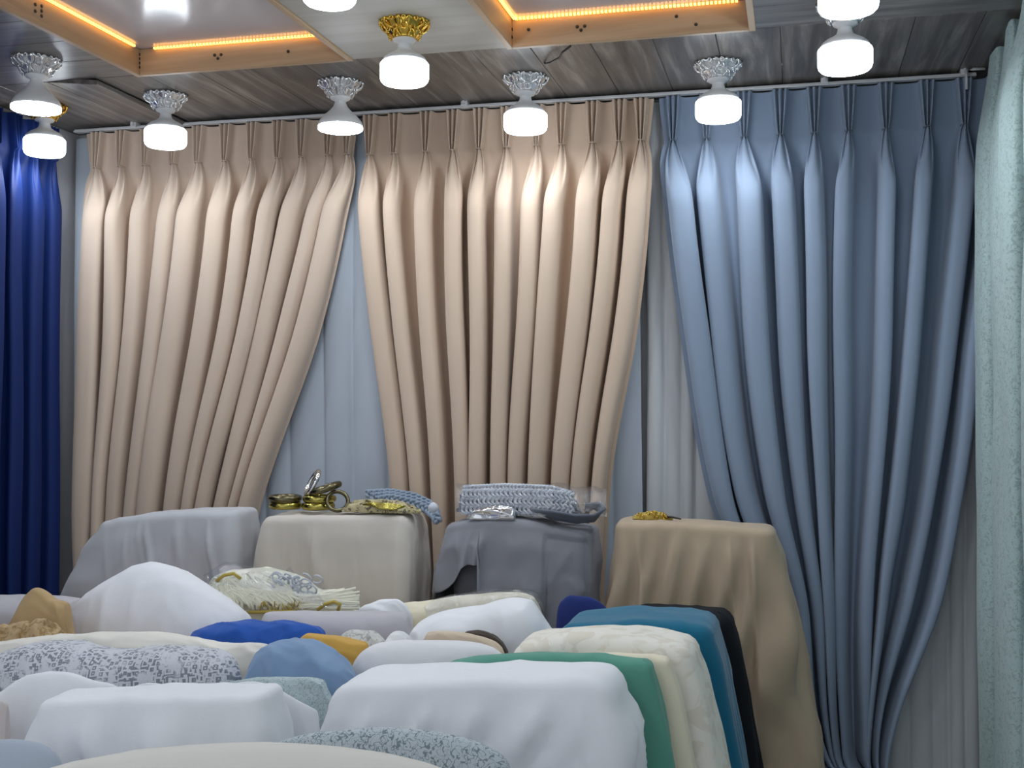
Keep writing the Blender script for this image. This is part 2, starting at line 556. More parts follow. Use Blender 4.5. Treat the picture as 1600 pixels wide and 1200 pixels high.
# dangling wire by the second tray
mb = MB()
wp = [(-0.70, 3.625, ZC - 0.006), (-0.735, 3.66, ZC - 0.014), (-0.75, 3.69, ZC - 0.022), (-0.79, 3.73, ZC - 0.024), (-0.82, 3.79, ZC - 0.008), (-0.825, 3.81, ZC + 0.002)]
mb.tube(wp, 0.0035, 6)
tag(mb.build('ceiling_wire', M['dark']), 'short dark wire loose on the ceiling by the second tray', 'wire')

# ================================================================ curtain rail
e = empty('curtain_rail', (XL + 0.08, YR, ZRAIL))
mb = MB(); mb.box((0, -0.013, 0.001), (XR - XL - 0.22, 0.013, 0.008)); mb.box((0, -0.006, 0.008), (XR - XL - 0.22, 0.006, 0.014))
mb.build('rail', M['rail'], e, smooth=False)
br = MB(); br.box((-0.012, -0.02, -0.004), (0.012, 0.02, 0.017)); br.box((-0.004, -0.03, 0.004), (0.004, -0.02, 0.017))
b0 = None
for px in (212, 727, 1288, 1506):
    x = PY(px, 160, YR)[0] - (XL + 0.08)
    if b0 is None:
        b0 = br.build('bracket', M['rail'], e, smooth=False, loc=(x, 0, 0.008))
    else:
        put('bracket', b0.data, e, (x, 0, 0.008))
mb = MB(); x = PY(1508, 120, YR)[0] - (XL + 0.08)
mb.tube([(x + 0.06, -0.03, 0.018), (x + 0.02, -0.035, 0.018), (x, -0.035, 0.016), (x, -0.035, -0.05)], 0.005, 8)
mb.build('end_hook', M['rail'], e)
tag(e, 'thin white curtain rail along the ceiling edge', 'curtain rail')


# ================================================================ curtains
def curtain(name, pleats, zs_keys, ztop, zpin, zbot, mapf, mat, p=0.075, seed=0, edge=(0.03, 0.03), fingers=True,
            nf=27, nv=5, wpin=0.011, wtop=0.031, parent=None, open_len=0.25, rough=0.004, dz=0.014):
    """pleats: list of dict(z=[..ascending], c=[..], w=[..]) in local s; mapf(s,d,z)->world"""
    n = len(pleats)
    z1 = min(ztop, zpin) - 0.3
    zs = np.concatenate([np.arange(ztop, z1, -0.009), np.arange(z1, zbot, -dz * 2.2), [zbot]])
    P = []
    A = math.radians(126)
    ta = np.linspace(-1, 1, nf)
    sa = np.sin(ta * A); ca = (np.cos(ta * A) - math.cos(A)) / (1 - math.cos(A))
    sa = np.sign(sa) * np.abs(sa) ** 0.72; ca = np.clip(ca, 0, 1) ** 0.58
    lobes = np.abs(np.cos(1.5 * math.pi * ta)) ** 0.9
    rnd = random.Random(seed)
    ph = [rnd.uniform(0, 6) for _ in range(n)]
    pk = [rnd.uniform(0.82, 1.12) for _ in range(n)]
    sk = [rnd.uniform(-0.25, 0.25) for _ in range(n)]
    for z in zs:
        cs = np.array([pchip(q['z'], q['c'], z) for q in pleats])
        ws = np.array([pchip(q['z'], q['w'], z) for q in pleats])
        row = []
        gap = np.diff(cs)
        for i in range(n):
            g = min(gap[i - 1] if i > 0 else 9, gap[i] if i < n - 1 else 9)
            w = min(ws[i], 0.485 * g)
            if z > zpin:
                k = (z - zpin) / (ztop - zpin)
                k = k ** 0.75
                w = wpin + (wtop - wpin) * k
                pp = 0.036 + 0.006 * (1 - k)
                x = w * ta; d = pp * (0.05 + 0.95 * lobes) * np.minimum(1, 6 * (1 - np.abs(ta)))
                fx = 1
            else:
                t = min(1, (zpin - z) / open_len)
                o = 1 - (1 - t) ** 3.4
                w = wpin + (w - wpin) * o
                pp = (0.036 + (p * pk[i] - 0.036) * float(sstep(0, 1, t)))
                x = w * sa
                fx = float(1 - sstep(0, open_len * 0.8, zpin - z)) if fingers else 0
                d = pp * ca * (1 - 0.72 * fx * (1 - lobes) * (1 - 0.3 * np.abs(ta)))
                x = x + sk[i] * d * o
                wob = 0.004 * math.sin(z * 5 + ph[i]) * o
                x = x + wob
                x = x * (1 - fx) + (w * (0.55 * ta + 0.45 * sa)) * fx
            bl = sstep(0, 0.02, zpin - z) if z <= zpin else 0
            pts = [(cs[i] + x[j], d[j]) for j in range(nf)]
            if i == 0:
                for q in range(nv):
                    row.append((cs[i] + x[0] - edge[0] * (1 - q / nv), 0.004))
            row += pts
            if i < n - 1:
                w2 = min(ws[i + 1], 0.485 * min(gap[i], gap[i + 1] if i + 1 < n - 1 else 9))
                if z > zpin:
                    w2 = w
                else:
                    w2 = wpin + (w2 - wpin) * o
                a = pts[-1][0]; b = cs[i + 1] - w2 * abs(sa[0]) if z <= zpin else cs[i + 1] - w2
                for q in range(1, nv + 1):
                    f = q / (nv + 1)
                    row.append((a + (b - a) * f, -(0.006 + (0.028 * o if z <= zpin else 0)) * math.sin(math.pi * f) ** 0.5))
            else:
                for q in range(nv):
                    row.append((cs[i] + x[-1] + edge[1] * (q + 1) / nv, 0.004))
        R = []
        for s, d in row:
            nz = rough * noise.noise(Vector((s * 9 + seed, z * 2.2, d * 5))) if z < zpin else 0.0015 * noise.noise(Vector((s * 20, z * 9, seed)))
            R.append(mapf(s + nz * 0.6, d + nz, z))
        P.append(R)
    mb = MB(); mb.grid(P)
    o = mb.build(name, mat, parent)
    return o


def tacks(o, pleats, zpin, mapf, mat):
    """stitched tack where each pleat is pinched + a hook behind each pleat"""
    t = MB(); t.tube([(0.0125 * math.cos(a), 0.020 * math.sin(a), 0) for a in np.linspace(0, 2 * math.pi, 14)[:-1]], 0.0022, 6, closed=True)
    me = None
    for q in pleats:
        c = float(pchip(q['z'], q['c'], zpin))
        loc = mapf(c, 0.02, zpin)
        if me is None:
            s = t.build('pleat_tack', mat, o, loc=loc); me = s.data
        else:
            put('pleat_tack', me, o, loc)


def back_map(Y):
    return lambda s, d, z: (s, Y - d, z)


def px_pleats(pin, rows, Yp, zpin, floor_c, w_floor, full_w=None):
    """pin: [(px)], rows: [(py, [(l,r),...])] measured edges, top to bottom"""
    out = []
    for i, x in enumerate(pin):
        c0 = PY(x, 230, Yp)[0]
        kz = [9.0, zpin]; kc = [c0, c0]; kw = [0.035, 0.035]
        first = True
        for py, E in rows:
            l, r = E[i]
            a = PY(l, py, Yp); b = PY(r, py, Yp)
            c = (a[0] + b[0]) / 2; w = (b[0] - a[0]) / 2
            if first:
                kz.append(zpin - 0.27); kc.append(c0 + (c - c0) * 0.34); kw.append(w * 1.0)
                kw[0] = kw[1] = w
                first = False
            kz.append(a[2]); kc.append(c); kw.append(w)
        fz, fc = floor_c(i, kc[-1])
        kz += list(fz); kc += list(fc); kw += [w_floor] * len(fz)
        out.append(dict(z=kz[::-1], c=kc[::-1], w=kw[::-1]))
    return out


YC = YR + 0.012
YF = YC - 0.06
ZPIN = EYE + (626 - 250) / FPX * 4.45       # refined below per curtain
bm_ = back_map(YC)

# ---- left beige
zpin = float(PY(345, 249, YF)[2])
pinL = [143, 181, 220, 263, 302, 345, 387, 428, 465, 507, 537]
rowsL = [(500, [(116, 151), (163, 186), (192, 216), (230, 256), (262, 292), (304, 335), (343, 370), (373, 399), (403, 430), (438, 462), (462, 499)]),
         (795, [(106, 138), (148, 163), (167, 189), (193, 215), (217, 250), (254, 283), (286, 305), (307, 328), (331, 356), (357, 371), (372, 402)])]
plL = px_pleats(pinL, rowsL, YF, zpin, lambda i, c: ((0.7, 0.02), (c - 0.012 * (i - 0) * 0.9, c - 0.012 * i * 0.9)), 0.022)
o = curtain('pinch_pleat_curtain', plL, None, ZRAIL - 0.004, zpin, 0.02, bm_, M['beige'], 0.085, 1, (0.03, 0.006))
tacks(o, plL, zpin, bm_, M['thread'])
tag(o, 'beige pinch-pleat curtain beside the navy curtain, folds sweeping to one side', 'curtain', 'pinch-pleat curtains on the back wall')

# ---- centre beige
zpin = float(PY(760, 229, YF)[2])
pinC = [572, 611, 661, 703, 745, 788, 835, 874, 923, 965, 999]
rowsC = [(500, [(576, 609), (615, 640), (657, 684), (693, 722), (734, 759), (770, 797), (810, 839), (846, 875), (886, 920), (926, 955), (959, 990)]),
         (775, [(612, 640), (645, 669), (675, 699), (705, 729), (735, 761), (768, 793), (799, 823), (830, 856), (863, 891), (895, 920), (923, 945)])]
plC = px_pleats(pinC, rowsC, YF, zpin, lambda i, c: ((0.75, 0.02), (c + (5 - i) * 0.006, c + (5 - i) * 0.006)), 0.024)
o = curtain('pinch_pleat_curtain', plC, None, ZRAIL - 0.004, zpin, 0.02, bm_, M['beige2'], 0.10, 2, (0.006, 0.016))
tacks(o, plC, zpin, bm_, M['thread'])
tag(o, 'beige pinch-pleat curtain hanging between two pale blue linings, folds narrowing evenly downwards', 'curtain', 'pinch-pleat curtains on the back wall')

# ---- slate blue-grey
zpin = float(PY(1273, 204, YF)[2])
pinG = [1050, 1103, 1162, 1219, 1273, 1327, 1386, 1451, 1510, 1558]
rowsG = [(500, [(1066, 1106), (1115, 1150), (1158, 1198), (1212, 1249), (1262, 1294), (1308, 1337), (1364, 1389), (1412, 1440), (1466, 1499), (1508, 1535)]),
         (770, [(1108, 1140), (1154, 1186), (1189, 1221), (1239, 1265), (1279, 1302), (1310, 1333), (1349, 1371), (1391, 1418), (1434, 1457), (1473, 1496)]),
         (930, [(1178, 1200), (1212, 1236), (1236, 1256), (1262, 1282), (1286, 1306), (1311, 1332), (1339, 1361), (1373, 1391), (1405, 1426), (1446, 1466)]),
         (1190, [(1266, 1275), (1276, 1285), (1286, 1296), (1297, 1307), (1309, 1320), (1322, 1335), (1337, 1350), (1350, 1359), (1360, 1369), (1370, 1380)])]
plG = px_pleats(pinG, rowsG, YF, zpin, lambda i, c: ((0.30, 0.14, 0.02), (0.222 + (i - 4.5) * 0.010, 0.222 + (i - 4.5) * 0.014, 0.222 + (i - 4.5) * 0.02)), 0.014)
o = curtain('pinch_pleat_curtain', plG, None, ZRAIL - 0.004, zpin, 0.02, bm_, M['greyblue'], 0.10, 3, (0.022, 0.006))
tacks(o, plG, zpin, bm_, M['ropedark'])
tag(o, 'slate blue-grey pinch-pleat curtain gathered to a narrow bunch low down', 'curtain', 'pinch-pleat curtains on the back wall')


# ---- plain linings behind
def lining(name, xs, Y, mat, label, seed, amp=0.026, z0=0.02, lam=0.11):
    rnd = random.Random(seed)
    x = xs[0]; knots = []
    while x < xs[1]:
        knots.append(x); x += rnd.uniform(0.6, 1.4) * lam
    mb = MB(); P = []
    X = np.arange(xs[0], xs[1], 0.006)
    kk = np.array(knots + [xs[1] + lam])
    idx = np.clip(np.searchsorted(kk, X, side='right') - 1, 0, len(kk) - 2)
    f = (X - kk[idx]) / (kk[idx + 1] - kk[idx])
    hs = np.array([rnd.uniform(0.6, 1.2) for _ in kk])
    prof = hs[idx] * np.clip(np.sin(np.pi * f), 0, 1) ** 0.35
    for z in np.linspace(ZRAIL - 0.006, z0, 70):
        k = 0.5 + 0.5 * sstep(ZRAIL, ZRAIL - 0.25, z) if False else 1.0
        P.append([(float(a) + 0.004 * math.sin(z * 3 + seed), float(Y - amp * b + 0.003 * noise.noise(Vector((a * 8, z * 3, seed)))), float(z)) for a, b in zip(X, prof)])
    mb.grid(P)
    o = mb.build(name, mat)
    tag(o, label, 'curtain', 'plain linings behind the pleated curtains')
    return o


xa = PY(112, 400, 4.3)[0]; xb = PY(1003, 500, 4.3)[0]
lining('lining_curtain', (xa, xb), 4.325, M['sheer'], 'pale blue plain lining curtain showing between the two beige curtains', 5)
lining('lining_curtain', (xb + 0.012, XR - 0.12), 4.325, M['sheer2'], 'off-white plain lining curtain behind the slate blue-grey curtain', 9, 0.028, lam=0.07)

# ---- navy on the left wall
pl = []
s0 = 4.13; nav = [s0 - 0.02 - 0.115 * i for i in range(14)]
rn = random.Random(4)
for i, y in enumerate(nav):
    s = -y
    c1 = s + rn.uniform(-0.02, 0.02); w = rn.uniform(0.03, 0.046)
    pl.append(dict(z=[0.02, 1.2, 2.45, 9], c=[c1 + 0.02, c1 + 0.01, s, s], w=[w, w, w, w]))
mapn = lambda s, d, z: (XL + 0.045 + d, -s, z)
o = curtain('navy_curtain', pl, None, ZC - 0.03, ZC - 0.17, 0.02, mapn, M['navy'], 0.045, 6, (0.03, 0.03), rough=0.008)
tag(o, 'royal navy satin curtain on the side wall under the paired bulbs', 'curtain')

# ---- mint on the right wall
pl = []
ys = [3.97 - 0.27 * i for i in range(8)]
for i, y in enumerate(ys):
    c1 = y + rn.uniform(-0.03, 0.03); w = rn.uniform(0.095, 0.12)
    pl.append(dict(z=[0.02, 1.1, 2.3, 9], c=[c1, c1 + rn.uniform(-0.02, 0.02), y, y], w=[w * 0.8, w, w, w]))
pl = pl[::-1]
mapm = lambda s, d, z: (XR - 0.10 - d * (1 - 0.25 * float(sstep(2.2, 2.75, z))), s, z)
o = curtain('mint_curtain', pl, None, ZC - 0.02, ZC + 0.01, 0.02, mapm, M['mint'], 0.085, 8, (0.03, 0.03), rough=0.012, fingers=False, wpin=0.05, open_len=0.35)
tag(o, 'mint green damask curtain with raised texture on the side wall', 'curtain')

# ================================================================ bulb lamps
def build_rose(mat, seed):
    def fn(r, z, a):
        k = 1 + 0.05 * math.cos(12 * a) * min(1, r / 0.05)
        return r * k, z
    mb = MB()
    mb.lathe([(0.030, 0.0), (0.070, 0.0), (0.074, -0.006), (0.068, -0.012), (0.060, -0.022), (0.050, -0.036), (0.040, -0.048), (0.036, -0.056), (0.028, -0.056)], 48, fn)
    for i in range(12):   # scrolls and beads standing proud of the bowl
        a = 2 * math.pi * i / 12
        pts = []
        for t in np.linspace(0, 1, 12):
            rr = 0.079 - 0.040 * t + 0.006 * math.sin(t * 9)
            zz = -0.004 - 0.050 * t + 0.003 * math.cos(t * 9)
            aa = a + 0.16 * math.sin(t * 6.5 + i % 2 * math.pi)
            pts.append((rr * math.cos(aa), rr * math.sin(aa), zz))
        mb.tube(pts, 0.0042, 6, rf=lambda t: 1.15 - 0.5 * t)
        a2 = a + math.pi / 12
        c = (0.077 * math.cos(a2), 0.077 * math.sin(a2), -0.008)
        pts = [(c[0] + 0.006 * math.cos(q) * -math.sin(a2), c[1] + 0.006 * math.cos(q) * math.cos(a2), c[2] + 0.006 * math.sin(q)) for q in np.linspace(0, 2 * math.pi, 9)[:-1]]
        mb.tube(pts, 0.0032, 6, closed=True)
        c = (0.056 * math.cos(a2), 0.056 * math.sin(a2), -0.030)
        pts = [(c[0] + 0.008 * math.cos(q) * -math.sin(a2), c[1] + 0.008 * math.cos(q) * math.cos(a2), c[2] + 0.008 * math.sin(q)) for q in np.linspace(0, 2 * math.pi, 9)[:-1]]
        mb.tube(pts, 0.003, 6, closed=True)
    o = mb.build('ceiling_rose', mat); me = o.data
    bpy.data.objects.remove(o)
    return me


rose_me = {'silver': build_rose(M['silver'], 1), 'gold': build_rose(M['gold'], 2)}


def part_mesh(name, prof, mat, n=40):
    mb = MB(); mb.lathe(prof, n); o = mb.build(name, mat); me = o.data; bpy.data.objects.remove(o); return me


sock_me = part_mesh('socket', [(0.034, -0.054), (0.036, -0.058), (0.033, -0.064), (0.024, -0.066), (0.022, -0.07)], M['plastic'])
hous_me = part_mesh('bulb_housing', [(0.019, -0.066), (0.021, -0.080), (0.025, -0.090), (0.038, -0.099), (0.054, -0.107), (0.065, -0.116), (0.070, -0.125), (0.071, -0.132), (0.06, -0.132)], M['plastic'])
diff_me = part_mesh('diffuser', [(0.060, -0.1321), (0.0745, -0.1322), (0.0765, -0.136), (0.0765, -0.178), (0.074, -0.187), (0.068, -0.1935), (0.055, -0.196), (0.02, -0.197)], M['bulb'])
hous2_me = part_mesh('bulb_housing', [(0.018, -0.066), (0.020, -0.076), (0.026, -0.090), (0.040, -0.106), (0.058, -0.122), (0.072, -0.138), (0.079, -0.152), (0.080, -0.160), (0.076, -0.160)], M['plastic'])
diff2_me = part_mesh('diffuser', [(0.074, -0.1605), (0.0795, -0.161), (0.0795, -0.171), (0.076, -0.174), (0.07, -0.175), (0.02, -0.1755)], M['bulbplate'])
mb = MB()
for ring, m in ((0.0, 1), (0.022, 6), (0.044, 12), (0.064, 18)):
    for i in range(m):
        a = 2 * math.pi * i / m
        x, y = ring * math.cos(a), ring * math.sin(a)
        mb.box((x - 0.004, y - 0.004, -0.1775), (x + 0.004, y + 0.004, -0.1754))
q = mb.build('led_chip', M['silver'], smooth=False); chip_me = q.data; bpy.data.objects.remove(q)


def lamp(px, py, rose, kind, label, sc=1.0, group='bare bulbs on ornate ceiling roses', tilt=0):
    p = PZ(px, py, ZC)
    e = empty('ceiling_bulb_lamp', (p[0], p[1], ZC))
    e.scale = (sc, sc, sc)
    e.rotation_euler = (0, 0, random.uniform(0, 3))
    r = put('ceiling_rose', rose_me[rose], e, (0, 0, 0)); r['label'] = '%s scrolled ceiling rose' % rose
    put('socket', sock_me, e, (0, 0, 0))
    if kind == 'drum':
        h = put('bulb_housing', hous_me, e, (0, 0, 0)); d = put('diffuser', diff_me, e, (0, 0, 0))
    else:
        h = put('bulb_housing', hous2_me, e, (0, 0, 0)); d = put('diffuser', diff2_me, e, (0, 0, 0))
        c = put('led_chip', chip_me, d, (0, 0, 0)); c['kind'] = 'stuff'
    ld = bpy.data.lights.new('bulb_light', 'AREA'); ld.shape = 'DISK'; ld.size = 0.12
    ld.energy = BULB_W * sc; ld.color = (0.86, 0.93, 1.0)
    lo = bpy.data.objects.new('bulb_light', ld); COL.objects.link(lo); lo.parent = e
    lo.location = (0, 0, -0.1985 if kind == 'drum' else -0.1795)
    tag(e, label, 'lamp', group)
    return e


lamp(57, 92, 'silver', 'flat', 'flat-faced bulb with visible LED dots on silver rose above the navy curtain')
lamp(70, 164, 'gold', 'drum', 'drum bulb on gold rose tucked behind the flat-faced bulb by the navy curtain')
lamp(259, 148, 'silver', 'drum', 'drum bulb on silver rose before the folds of the beige curtain next to navy')
lamp(532, 128, 'silver', 'flat', 'flat-faced bulb with LED dots on silver rose where two beige curtains meet')
lamp(632, 34, 'gold', 'drum', 'drum bulb on gold rose fixed to the pale ceiling panel close to its edge', 0.96)
lamp(515, -100, 'gold', 'drum', 'drum bulb on the pale ceiling panel farther from its edge', 0.86)
lamp(821, 120, 'silver', 'drum', 'drum bulb on silver rose with a loose wire beside it')
lamp(1122, 98, 'silver', 'drum', 'drum bulb on silver rose in front of the slate curtain near its beige neighbour')
lamp(1320, 5, 'silver', 'drum', 'drum bulb of the pair before the slate curtain, the one nearer that curtain')
lamp(1325, -98, 'silver', 'drum', 'drum bulb of the pair before the slate curtain, the one farther from it', 0.95)
for i, (x, y) in enumerate(((-2.5, 2.3), (-2.6, 1.2), (-1.2, 1.5), (0.2, 1.6), (-2.5, 0.2), (-1.2, 0.3), (0.3, 0.4), (-2.4, -0.8), (-1.0, -0.8), (0.3, -0.8))):  # extra bulbs out of view, added to brighten the room
    e = lamp(800, 0, 'silver', 'drum', 'added drum bulb on silver rose, out of view further along the shop ceiling', group='added fill bulbs out of view along the shop ceiling')
    e.location = (x, y, ZC if not (X1 < x < X2 or X3 < x < X4) or y < YT else ZC + REC)

# ================================================================ tables under the fabric piles
def table(x0, x1, y0, y1, z, label):
    e = empty('display_table', ((x0 + x1) / 2, (y0 + y1) / 2, 0))
    hx, hy = (x1 - x0) / 2, (y1 - y0) / 2
    mb = MB(); mb.box((-hx, -hy, z - 0.03), (hx, hy, z)); mb.build('tabletop', M['tablewood'], e, smooth=False)
    for sx in (-1, 1):
        for sy in (-1, 1):
            mb = MB(); mb.box((sx * (hx - 0.05) - 0.025, sy * (hy - 0.05) - 0.025, 0), (sx * (hx - 0.05) + 0.025, sy * (hy - 0.05) + 0.025, z - 0.03))
            mb.build('leg', M['tablewood'], e, smooth=False)
    tag(e, label, 'table')


ZT = 0.86
table(-2.85, -1.07, 2.40, 3.62, ZT, 'wooden table buried under the folded fabrics')
table(-1.005, -0.79, 2.66, 3.62, ZT, 'small wooden table under the white and off-white fabrics')


# ================================================================ draped fabrics
def drape(name, xl, xr, zl, zr, yf, yb, mat, label, hem=0.02, flare=(0.03, 0.03, 0.03), rad=0.035, folds=9, famp=0.012, seed=0, zoff=None,
          slant=0.0, hemf=None, step=None, crown=0.006, group='fabrics draped over stands', cat='fabric', xback=0.0, rows=34, creases=(), fpow=0.85, nfb=0.010, rgd=0.012):
    """cloth thrown over a block: top face, rounded edges, skirt with folds. flare=(left,right,front) at the hem"""
    NS = 220
    w = xr - xl; dpt = yb - yf
    per = []
    rc = min(0.045, dpt * 0.3, w * 0.3)
    segs = []
    def arc(cx, cy, a0, a1, m=10):
        return [(cx + rc * math.cos(a), cy + rc * math.sin(a)) for a in np.linspace(a0, a1, m)]
    pts = []
    pts += [(xl + rc + (w - 2 * rc) * t, yf) for t in np.linspace(0, 1, 90)][:-1]
    pts += arc(xr - rc, yf + rc, -math.pi / 2, 0)
    pts += [(xr, yf + rc + (dpt - 2 * rc) * t) for t in np.linspace(0, 1, 24)][1:-1]
    pts += arc(xr - rc, yb - rc, 0, math.pi / 2)
    pts += [(xr - rc - (w - 2 * rc) * t, yb) for t in np.linspace(0, 1, 40)][1:-1]
    pts += arc(xl + rc, yb - rc, math.pi / 2, math.pi)
    pts += [(xl, yb - rc - (dpt - 2 * rc) * t) for t in np.linspace(0, 1, 24)][1:-1]
    pts += arc(xl + rc, yf + rc, math.pi, 1.5 * math.pi)[:-1]
    n = len(pts)
    k0 = int(np.argmin([abs(q[0] - (xl + xr) / 2) + 9 * abs(q[1] - yb) for q in pts]))
    pts = pts[k0:] + pts[:k0]
    cx, cy = (xl + xr) / 2, (yf + yb) / 2
    # outward normals
    nor = []
    for i in range(n):
        a = pts[i - 1]; b = pts[(i + 1) % n]
        t = Vector((b[0] - a[0], b[1] - a[1])); t.normalize(); nor.append((t.y, -t.x))
    L = [0]
    for i in range(1, n):
        L.append(L[-1] + math.dist(pts[i], pts[i - 1]))
    ph = random.Random(seed).uniform(0, 9)
    rad_ = min(rad, dpt * 0.35)

    def topz(x, y):
        f = (x - xl) / w
        z = zl + (zr - zl) * f + crown * math.sin(math.pi * min(1, max(0, f)))
        if zoff:
            z += zoff(f)
        return z + 0.004 * fbm(x, y, seed, 7) + 0.004 * ridge(x * 7 + seed, y * 5, seed)
    P = []
    for k in (0.0, 0.25, 0.5, 0.75, 1.0):   # top face, shrunk outline -> inner edge of the roll
        row = []
        for (x, y), (nx, ny) in zip(pts, nor):
            ix, iy = x - nx * rad_, y - ny * rad_
            # collapse to the long centre line, not to a point
            qx = min(max(ix, xl + dpt / 2), xr - dpt / 2) if w > dpt else cx
            qy = cy
            X, Y = qx + (ix - qx) * k, qy + (iy - qy) * k
            row.append((X, Y, topz(X, Y)))
        P.append(row)
    for a in (22, 45, 68, 90):
        a = math.radians(a); row = []
        for (x, y), (nx, ny) in zip(pts, nor):
            X = x - nx * rad_ * (1 - math.sin(a)); Y = y - ny * rad_ * (1 - math.sin(a))
            row.append((X, Y, topz(X, Y) - rad_ * (1 - math.cos(a))))
        P.append(row)
    base = P[-1]
    for r in range(1, rows + 1):
        t = r / rows
        row = []
        for i, ((x, y), (nx, ny)) in enumerate(zip(pts, nor)):
            z0 = base[i][2]
            f = (x - xl) / w
            hz = hemf(f) if (hemf and ny < -0.5) else hem
            z = z0 + (hz - z0) * t
            dr = (z0 - z)
            tot = max(0.05, z0 - hem)
            q = dr / tot
            qx = q ** fpow
            fx = (flare[0] if nx < 0 else flare[1]) * qx * (1 if nx > 0 else -1) * min(1, abs(nx) * 1.3)
            fy = -flare[2] * qx * min(1, abs(ny) * 1.3) if ny < 0 else 0.0
            ex = 0.0
            g = L[i] + slant * dr
            wave = math.sin(g * folds * 2 * math.pi / max(w, 0.3) + ph + 1.3 * math.sin(g * 7 + ph))
            wave = (abs(wave) ** 0.8) * (1 if wave > 0 else -1)
            lim = 1.0 if ny < 0.3 else 0.15
            ex += famp * (wave + 1) * min(1, dr / 0.30) * lim
            ex += nfb * fbm(x * 1.0 + seed, z * 1.2, y, 4) * min(1, dr / 0.1) * lim
            ex += rgd * (ridge((L[i] + slant * dr) * 6 + seed, dr * 2.2, seed) + 0.4 * ridge(L[i] * 13, dr * 6 + seed, seed + 3)) * min(1, dr / 0.05) * lim
            if step and ny < -0.5:
                ex += step[1] * sstep(step[0] - 0.004, step[0] + 0.004, f)
            if ny < -0.3:
                for (f0, s, A, wd) in creases:   # ridge lines running down the front
                    u = f - f0 - s * dr
                    ex += A * math.exp(-(u / wd) ** 2) * min(1, dr / 0.06)
            row.append((x + nx * ex + fx, y + ny * ex + fy, z))
        P.append(row)
    # inner turn of the hem
    P.append([(x - nx * 0.006, y - ny * 0.006, p[2]) for p, (nx, ny), (x, y, _) in zip(P[-1], nor, P[-1])])
    mb = MB(); mb.grid(P, wrap=True)
    o = mb.build(name, mat)
    tag(o, label, cat, group)
    return o


def xat(px, Y, py=900):
    return float(PY(px, py, Y)[0])


def zat(px, py, Y):
    return float(PY(px, py, Y)[2])


def lump(name, sil, Y, T, mat, label, zb=ZT + 0.001, wr=0.010, wf=5.0, seed=0, pw=2.6, group='folded fabrics piled on the tables', cat='fabric', plan=0.55, lean=0.0, nu=96, nv=44, ridges=0.011, parent=None):
    """folded heap of cloth: outline measured from the photo at distance Y, rounded front to back over thickness T"""
    pts = [PY(x, y, Y) for x, y in sil]
    X = np.array([p[0] for p in pts]); Zs = np.array([max(p[2], zb + 0.01) for p in pts])
    for i in range(1, len(X)):
        if X[i] <= X[i - 1]:
            X[i] = X[i - 1] + 1e-4
    tt = 0.5 - 0.5 * np.cos(np.linspace(0, math.pi, nu - 6))
    tt = 0.6 * tt + 0.4 * np.linspace(0, 1, nu - 6)
    us = X[0] + (X[-1] - X[0]) * tt
    hs = pchip(X, Zs, us)
    # close the two ends down to the base
    el = [(X[0] - 0.012 * math.sin(a), zb + (Zs[0] - zb) * math.cos(a)) for a in (1.35, 0.9, 0.45)]
    er = [(X[-1] + 0.012 * math.sin(a), zb + (Zs[-1] - zb) * math.cos(a)) for a in (0.45, 0.9, 1.35)]
    us = np.concatenate([[e_[0] for e_ in el], us, [e_[0] for e_ in er]])
    hs = np.concatenate([[e_[1] for e_ in el], hs, [e_[1] for e_ in er]])
    x0, x1 = us[0], us[-1]; xm = (x0 + x1) / 2; hw = (x1 - x0) / 2
    P = []
    for x, h in zip(us, hs):
        e_ = abs((x - xm) / hw)
        Th = T / 2 * max(0.06, (1 - e_ ** 3.0) ** plan)
        row = []
        for j in range(nv):
            v = -math.cos(math.pi * j / (nv - 1))
            prof = max(0.0, 1 - abs(v) ** pw) ** (1 / pw)
            z = zb + (h - zb) * prof
            y = Y + v * Th + lean * (h - zb) * prof
            nz = fbm(x + seed * 3.1, y, z, wf) * wr * prof ** 0.5
            rg = 0.0
            if ridges and prof > 0.02:
                rg = ridges * (ridge(x * 6 + seed * 1.7, v * 1.3 + 2.0 * (h - z) + x * 3, seed) - 0.25) * (0.25 + 0.75 * min(1.0, abs(v) * 1.6)) + 0.3 * ridges * ridge(x * 15, v * 3.0 + x * 6, seed + 5) * min(1.0, abs(v) * 1.6)
            row.append((x + nz * 0.5, y - nz * 0.6 + (rg if v > 0 else -rg) * abs(v), max(zb, z + (nz * 0.6 + rg * (1 - abs(v))) * (1 if prof > 0.02 else 0))))
        P.append(row)
    mb = MB(); mb.grid(P)
    nn = len(P); m = nv
    mb.f.append(tuple(range(m))[::-1]); mb.f.append(tuple((nn - 1) * m + j for j in range(m)))
    # underside
    for i in range(nn - 1):
        mb.f.append((i * m, (i + 1) * m, (i + 1) * m + m - 1, i * m + m - 1))
    o = mb.build(name, mat, parent)
    if not parent:
        tag(o, label, cat, group)
    return o


